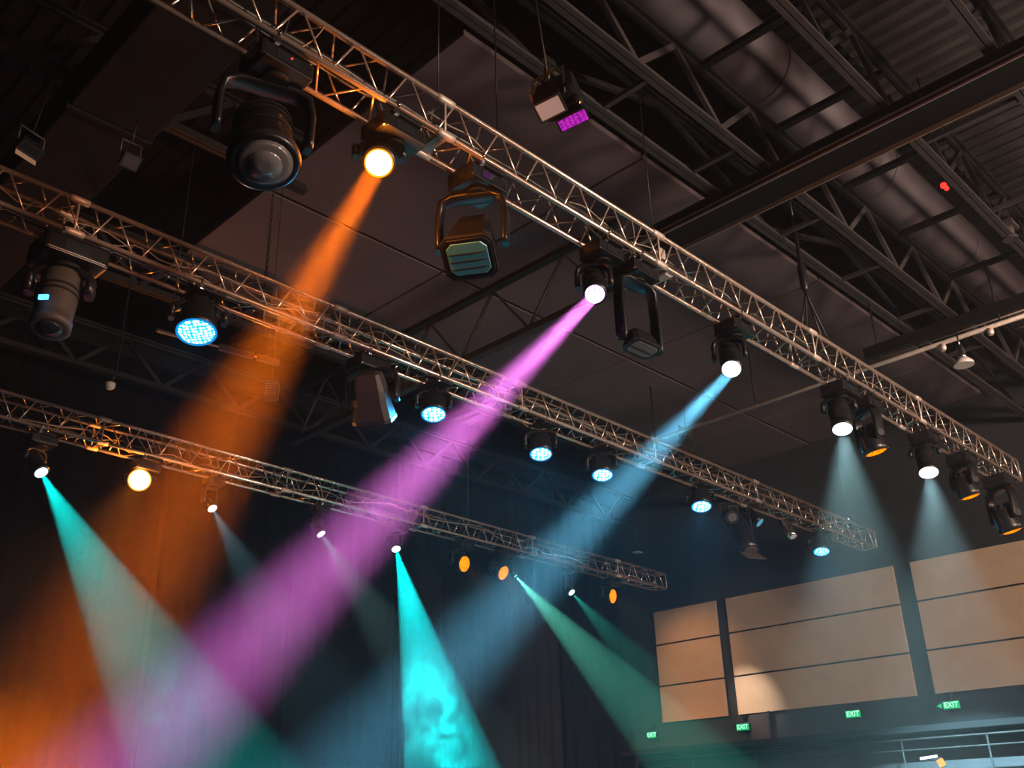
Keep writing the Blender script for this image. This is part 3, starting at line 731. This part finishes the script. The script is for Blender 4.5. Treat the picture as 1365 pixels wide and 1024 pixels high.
small_spot(T2, (1013, 697), (.2, -.8, -.9), 'profile spot with a tiny blue glint under the middle truss', 1.25, 'black', 'blueled_dim')
small_spot(T2, (1000, 735), (-.2, -.45, -1), 'dark spot with pale angled barn door hanging lowest under the middle truss', 1.9, 'black', 'body_grey', 'body_grey')
small_spot(T2, (1057, 716), (-.1, -.45, -1), 'small chrome spot with pale snout left of the cyan-green wash light', 1.1, 'chrome', 'white_plate')
# hoist on the cut end of the middle truss
p = T2.p(18.5, .5, 1.0) + Vector((0, 0, .1))
t = thing('chain_hoist', 'shiny chain hoist sitting on the cut end of the middle truss', 'hoist', p)
MB().lathe([(-.2, .07), (-.18, .1), (.12, .1), (.2, .07)], p, T2.u, 20).build('motor', M['chrome'], t)
MB().box(p + Vector((0, 0, -.02)), (.2, .22, .2), basis((0, 0, 1), T2.u), bev=.02).build('gearbox', M['black'], t)
MB().tube([p, (p.x, p.y, 8.6)], .008, 6).build('chain', M['wire'], t)
# link chains that carry the trusses
def chain(x, T, z1, label, link=.055, z0=None):
    b0 = T.p(x, .5, 1); z = z0 if z0 else b0.z - .0
    mb = MB(); k = 0
    while z < z1:
        c = Vector((b0.x, b0.y, z)); ax = Vector((1, 0, 0)) if k % 2 else Vector((0, 1, 0))
        pts = [c + ax * math.cos(q) * .016 + Vector((0, 0, math.sin(q) * link * .62)) for q in [2 * math.pi * i / 8 for i in range(9)]]
        mb.tube(pts, .006, 5, cap=False); z += link * .95; k += 1
    o = solo('lifting_chain', mb, M['wire'], label, 'chain', 'lifting chains of the trusses')
    return o
chain(at(374, 368, z=ZB + H).x, T2, 9.3, 'black link chain dropping to the middle truss beside the orange beam')
def sling(x, T, label):
    b0 = T.p(x, .5, 1); t = thing('truss_sling', label, 'sling', b0, 'slings and hoists that carry the trusses')
    for a in (0, 1): MB().tube([T.p(x - .1, a, 1), b0 + Vector((0, 0, .75)), T.p(x + .1, a, 1)], .013, 7).build('strap', M['rubber'], t)
    MB().lathe([(.75, .02), (.8, .05), (1.1, .055), (1.2, .03), (1.9, .02)], b0, (0, 0, 1), 14).build('hoist_body', M['black'], t)
    MB().tube([b0 + Vector((0, 0, 1.85)), (b0.x, b0.y, 9.3)], .012, 8).build('hook_rod', M['wire'], t)
sling(at(1098, 455, z=ZB + H).x, T1, 'black sling and hoist lifting the nearest truss above the left white cone')
b0 = T3.p(at(634, 694, z=ZB + H).x, .5, 1); solo('lifting_rod', MB().tube([b0, (b0.x, b0.y, 8.62)], .014, 8).lathe([(0, .04), (.07, .04)], b0, (0, 0, 1), 10), M['wire'], 'slender rod holding the rear truss above the left amber wash light', 'rod')
for x, lab in ((at(585, 128, z=ZB + H).x, 'thin black wire down to the nearest truss, the one closer to the big moving head'), (at(664, 178, z=ZB + H).x, 'thin black wire down to the nearest truss, the one closer to the theatre lamp'), (at(873, 308, z=ZB + H).x, 'thin black wire down to the nearest truss beside the heavy steel beam')):
    b0 = T1.p(x, 0, 1); solo('suspension_wire', MB().tube([b0, (b0.x, b0.y, 9.3)], .006, 6), M['rubber'], lab, 'wire', 'suspension wires of the nearest truss')

# ------------------------------------------------------------------ tan acoustic panels on the right wall
rows = [(2.12 + 1.6, 2.93 + 1.6), (2.965 + 1.6, 3.90 + 1.6), (3.935 + 1.6, 4.72 + 1.6)]; rn = ('bottom', 'middle', 'top')
cols = [(12.78, 14.6, 'narrow left'), (8.40, 12.50, 'wide middle'), (3.9, 8.03, 'right')]
for (y0, y1, cn) in cols:
    for (z0, z1), r_ in zip(rows, rn):
        t = thing('acoustic_panel', f'tan acoustic wall panel, {r_} row of the {cn} column', 'wall panel', (XW - .02, (y0 + y1) / 2, z0), 'tan acoustic panels on the right wall')
        MB().box((XW - .055, (y0 + y1) / 2, (z0 + z1) / 2), (.05, y1 - y0, z1 - z0), bev=.006).build('panel_face', M['panel'], t)
        MB().box((XW - .018, (y0 + y1) / 2, (z0 + z1) / 2), (.024, y1 - y0 - .08, z1 - z0 - .06)).build('backing', M['panel_edge'], t)
# exit signs
def exit_sign(p, label, arrow=False, w=.32):
    t = thing('exit_sign', label, 'exit sign', p, 'green exit signs under the wall panels')
    MB().box(p, (.06, w + .05, .17), bev=.012).build('sign_box', M['black'], t)
    MB().box(p + Vector((-.032, 0, 0)), (.008, w, .135), bev=.003).build('sign_face', E_['exit'], t)
    cu = bpy.data.curves.new('exit_text', 'FONT'); cu.body = 'EXIT'; cu.size = .135; cu.align_x = 'CENTER'; cu.align_y = 'CENTER'; cu.extrude = .003; cu.offset = .002
    o = bpy.data.objects.new('exit_text', cu); C.objects.link(o)
    dg = bpy.context.evaluated_depsgraph_get(); me = bpy.data.meshes.new_from_object(o.evaluated_get(dg))
    bpy.data.objects.remove(o)
    me.materials.clear(); me.materials.append(E_['exit_letter'])
    lt = bpy.data.objects.new('lettering', me); C.objects.link(lt); lt.parent = t
    lt.matrix_local = Matrix.Translation((-.04, 0, 0)) @ Matrix(((0, 0, -1, 0), (-1, 0, 0, 0), (0, 1, 0, 0), (0, 0, 0, 1)))
    MB().tube([p + Vector((0, 0, .08)), p + Vector((.02, 0, .2))], .012, 6).box((XW - .03 if p.x > 19 else p.x, p.y, p.z + .2), (.05, .1, .05)).build('wall_bracket', M['black'], t)
    if arrow: MB().loft([[p + Vector((-.03, w / 2 + .13, 0)), p + Vector((-.03, w / 2 + .03, .05)), p + Vector((-.03, w / 2 + .03, -.05))], [p + Vector((-.022, w / 2 + .13, 0)), p + Vector((-.022, w / 2 + .03, .05)), p + Vector((-.022, w / 2 + .03, -.05))]]).build('arrow', E_['exit'], t)
exit_sign(at(870, 980, x=19.9), 'small green exit sign farthest into the corner by the curtain', w=.22)
exit_sign(at(991, 969.5, x=19.9), 'green exit sign under the gap between the narrow and wide panels')
exit_sign(at(1138, 952, x=19.9), 'green exit sign under the middle of the wide panels')
exit_sign(at(1269, 940, x=19.9), 'green exit sign with an arrow under the right-hand panels', True)
# gallery below the panels: ledge, railing and a wall lamp
zr = 2.72
t = thing('gallery_railing', 'low dark railing along the right wall below the exit signs', 'railing', (19.3, 9, zr - .9))
MB().tube([(19.3, 2, zr + .17), (19.3, 15.1, zr + .17)], .022, 8).build('top_rail', M['black_matt'], t)
MB().tube([(19.3, 2, zr - .02), (19.3, 15.1, zr - .02)], .016, 8).build('middle_rail', M['black_matt'], t)
MB().tube([(19.3, 2, zr - .9), (19.3, 15.1, zr - .9)], .016, 8).build('bottom_rail', M['black_matt'], t)
for k in range(9): MB().tube([(19.3, 2.2 + k * 1.6, zr - 1.0), (19.3, 2.2 + k * 1.6, zr + .17)], .018, 8).build('post', M['black_matt'], t)
struct('trim_1', MB().box((19.55, 8.5, zr + .33), (.9, 13.6, .12), bev=.02), M['wallblack'])
struct('trim_2', MB().box((19.62, 8.5, zr - 1.06), (.74, 13.6, .12), bev=.02), M['wallblack'])
p = at(1238, 1010, x=19.2)
t = thing('railing_lamp', 'little lamp with a bright tube and amber side on the gallery railing', 'lamp', p)
MB().tube([p + Vector((0, .16, -.01)), p + Vector((0, -.16, .015))], .022, 8).build('tube', E_['whitetube'], t)
MB().box(p + Vector((.03, -.2, -.1)), (.05, .12, .13), basis((0, .4, 1), (1, 0, 0)), bev=.01).build('amber_side', E_['warmspot'], t)
MB().box(p + Vector((.05, 0, -.03)), (.06, .4, .05), bev=.01).build('housing', M['black'], t)
p = at(1014, 972, x=19.93)
t = thing('wall_hatch', 'grey framed hatch on the wall right of an exit sign', 'hatch', p)
MB().box(p, (.05, .5, .62), bev=.006).build('leaf', M['steel'], t)
MB().box(p + Vector((-.03, -.27, 0)), (.05, .04, .7)).box(p + Vector((-.03, 0, -.33)), (.05, .56, .03)).build('frame', M['black_matt'], t)

# ------------------------------------------------------------------ stage curtain
def curtain(x0, x1, y, seed, label, m='curtain'):
    rn_ = random.Random(seed); mb = MB(); n = int((x1 - x0) / .022); nz = 14; z0, z1 = .05, 9.2
    ph = [rn_.uniform(0, 6.28) for _ in range(4)]; fr = [9.5 + rn_.uniform(-1, 1), 17 + rn_.uniform(-2, 2), 4.1, 31]
    rows_ = []
    for j in range(nz + 1):
        f_ = j / nz; z = z0 + (z1 - z0) * f_; row = []
        g = 1 - .45 * f_
        for i in range(n + 1):
            x = x0 + (x1 - x0) * i / n
            dy = g * (.075 * abs(math.sin(fr[0] * x / 2 + ph[0] + .3 * math.sin(fr[2] * x + .25 * f_))) ** 1.3 + .03 * math.sin(fr[1] * x + ph[1] + f_) + .04 * math.sin(fr[2] * x + ph[2]) + .006 * math.sin(fr[3] * x + ph[3]))
            row.append(mb.bm.verts.new((x + .02 * math.sin(2 * f_ + ph[3]), y - dy, z)))
        rows_.append(row)
    for A, B in zip(rows_, rows_[1:]):
        for i in range(n):
            fc = mb.bm.faces.new((A[i], A[i + 1], B[i + 1], B[i])); fc.smooth = True
    t = thing('stage_curtain', label, 'curtain', ((x0 + x1) / 2, y, z0), 'black stage curtains')
    o = mb.build('drape', M[m], t)
    md = o.modifiers.new('cloth', 'SOLIDIFY'); md.thickness = .012; md.offset = 1
    MB().box(((x0 + x1) / 2, y - .03, z1 + .03), (x1 - x0, .08, .12)).build('heading', M['curtain'], t)
    MB().box(((x0 + x1) / 2, y - .02, z0 + .005), (x1 - x0, .04, .05)).build('hem', M['curtain'], t)
edges = [1.4, 4.75, 7.35, 9.95, 12.5, 15.0, 17.4, 19.7]
labs = ['black stage curtain at the far left, washed orange', 'black stage curtain behind the turquoise beam', 'black stage curtain where the magenta beam crosses', 'black stage curtain left of the bright cyan beam',
        'black stage curtain behind the bright cyan beam', 'black stage curtain with sharp grey folds right of the cyan beam', 'black stage curtain in the corner beside the tan panels']
for i in range(7): curtain(edges[i] + .02, edges[i + 1] - .02, YC - (.0 if i % 2 else .10), 20 + i, labs[i], 'curtain_lit' if i in (4, 5) else 'curtain')

# ------------------------------------------------------------------ haze and smoke (real scattering volumes)
def volume(name, mb, dens, noise=None, aniso=.0, col=(1, 1, 1)):
    m = bpy.data.materials.new(name); m.use_nodes = True; n, l = m.node_tree.nodes, m.node_tree.links; n.clear()
    out = n.new('ShaderNodeOutputMaterial'); v = n.new('ShaderNodeVolumeScatter')
    v.inputs['Density'].default_value = dens; v.inputs['Anisotropy'].default_value = aniso; v.inputs['Color'].default_value = (*col, 1)
    if noise:
        tc = n.new('ShaderNodeTexCoord'); t = n.new('ShaderNodeTexNoise'); t.inputs['Scale'].default_value = noise['scale']; t.inputs['Detail'].default_value = 4.; t.inputs['Roughness'].default_value = .58; t.inputs['Distortion'].default_value = .7
        mr = n.new('ShaderNodeMapRange'); mr.inputs['From Min'].default_value = noise['lo']; mr.inputs['From Max'].default_value = noise['hi']; mr.inputs['To Min'].default_value = 0; mr.inputs['To Max'].default_value = dens
        # fade towards the edge of the cloud: distance in the unit sphere of the ellipsoid
        ln = n.new('ShaderNodeVectorMath'); ln.operation = 'LENGTH'
        mp = n.new('ShaderNodeMapping'); mp.vector_type = 'POINT'; mp.inputs['Scale'].default_value = noise['inv']
        mf = n.new('ShaderNodeMapRange'); mf.inputs['From Min'].default_value = .35; mf.inputs['From Max'].default_value = .97; mf.inputs['To Min'].default_value = 1; mf.inputs['To Max'].default_value = 0; mf.interpolation_type = 'SMOOTHSTEP'
        mu = n.new('ShaderNodeMath'); mu.operation = 'MULTIPLY'
        l.new(tc.outputs['Object'], t.inputs['Vector']); l.new(t.outputs['Fac'], mr.inputs['Value'])
        l.new(tc.outputs['Object'], mp.inputs['Vector']); l.new(mp.outputs['Vector'], ln.inputs[0]); l.new(ln.outputs['Value'], mf.inputs['Value'])
        l.new(mr.outputs['Result'], mu.inputs[0]); l.new(mf.outputs['Result'], mu.inputs[1]); l.new(mu.outputs[0], v.inputs['Density'])
    else:
        m.cycles.homogeneous_volume = True
    l.new(v.outputs[0], out.inputs['Volume'])
    o = mb.build(name, m); o['kind'] = 'stuff'
    return o
HAZE = .0011
o = volume('haze', MB().box((6, 3.3, 5.4), (28.1, 26.9, 11.0)), HAZE)
tag(o, 'thin stage haze filling the whole hall', 'haze')
def cloud(name, c, rad, dens, scale, lo, hi, label):
    mb = MB(); bmesh.ops.create_icosphere(mb.bm, subdivisions=3, radius=1)
    bmesh.ops.transform(mb.bm, matrix=Matrix.Diagonal((*rad, 1)), verts=mb.bm.verts)
    o = volume(name, mb, dens, dict(scale=scale, lo=lo, hi=hi, inv=(1 / rad[0], 1 / rad[1], 1 / rad[2])))
    o.location = c
    tag(o, label, 'smoke', 'drifting smoke clouds')
c = at(592, 960, y=13.6)
cloud('smoke', c, (1.7, 1.2, 1.7), .016, 1.9, .46, .60, 'billowing smoke in the lower part of the bright cyan beam')
c = at(225, 940, y=13.2)
cloud('smoke', c, (2.0, 1.5, 1.5), .0022, 1.5, .46, .62, 'billowing smoke where the turquoise and magenta beams meet')

# ------------------------------------------------------------------ unseen warm fill lamps
def area(loc, tgt, size, power, col):
    o = lamp('warm_fill', 'AREA', loc, Vector(tgt) - Vector(loc), col, power, size=size)
    return o
for x_, p_ in ((-1, 25), (4, 105), (9, 230), (14, 270), (19, 260)):  # row added behind the camera to brighten trusses and roof
    area((x_, -7, 5.2), (x_ + 1, 6, 6.6), 1.0, p_ * 1.35, (1, .60, .44))
area((9, -7, 5.5), (20, 9, 5.0), 2.0, 1500, (1, .80, .62))  # unseen warm lamp aimed at the wall panels

# ------------------------------------------------------------------ world and render look
w = bpy.data.worlds.new('world'); SC.world = w; w.use_nodes = True
w.node_tree.nodes['Background'].inputs['Color'].default_value = (0, 0, 0, 1); w.node_tree.nodes['Background'].inputs['Strength'].default_value = 0
SC.view_settings.view_transform = 'Standard'; SC.view_settings.look = 'None'; SC.view_settings.exposure = 0; SC.view_settings.gamma = 1; SC.view_settings.use_curve_mapping = False
cy = SC.cycles
cy.max_bounces = 4; cy.diffuse_bounces = 2; cy.glossy_bounces = 2; cy.transmission_bounces = 2; cy.volume_bounces = 0; cy.transparent_max_bounces = 8
cy.sample_clamp_indirect = 2; cy.sample_clamp_direct = 0; cy.caustics_reflective = False; cy.caustics_refractive = False
cy.use_denoising = True; cy.use_adaptive_sampling = False
for o in bpy.data.objects:
    if '_o' in o: del o['_o']
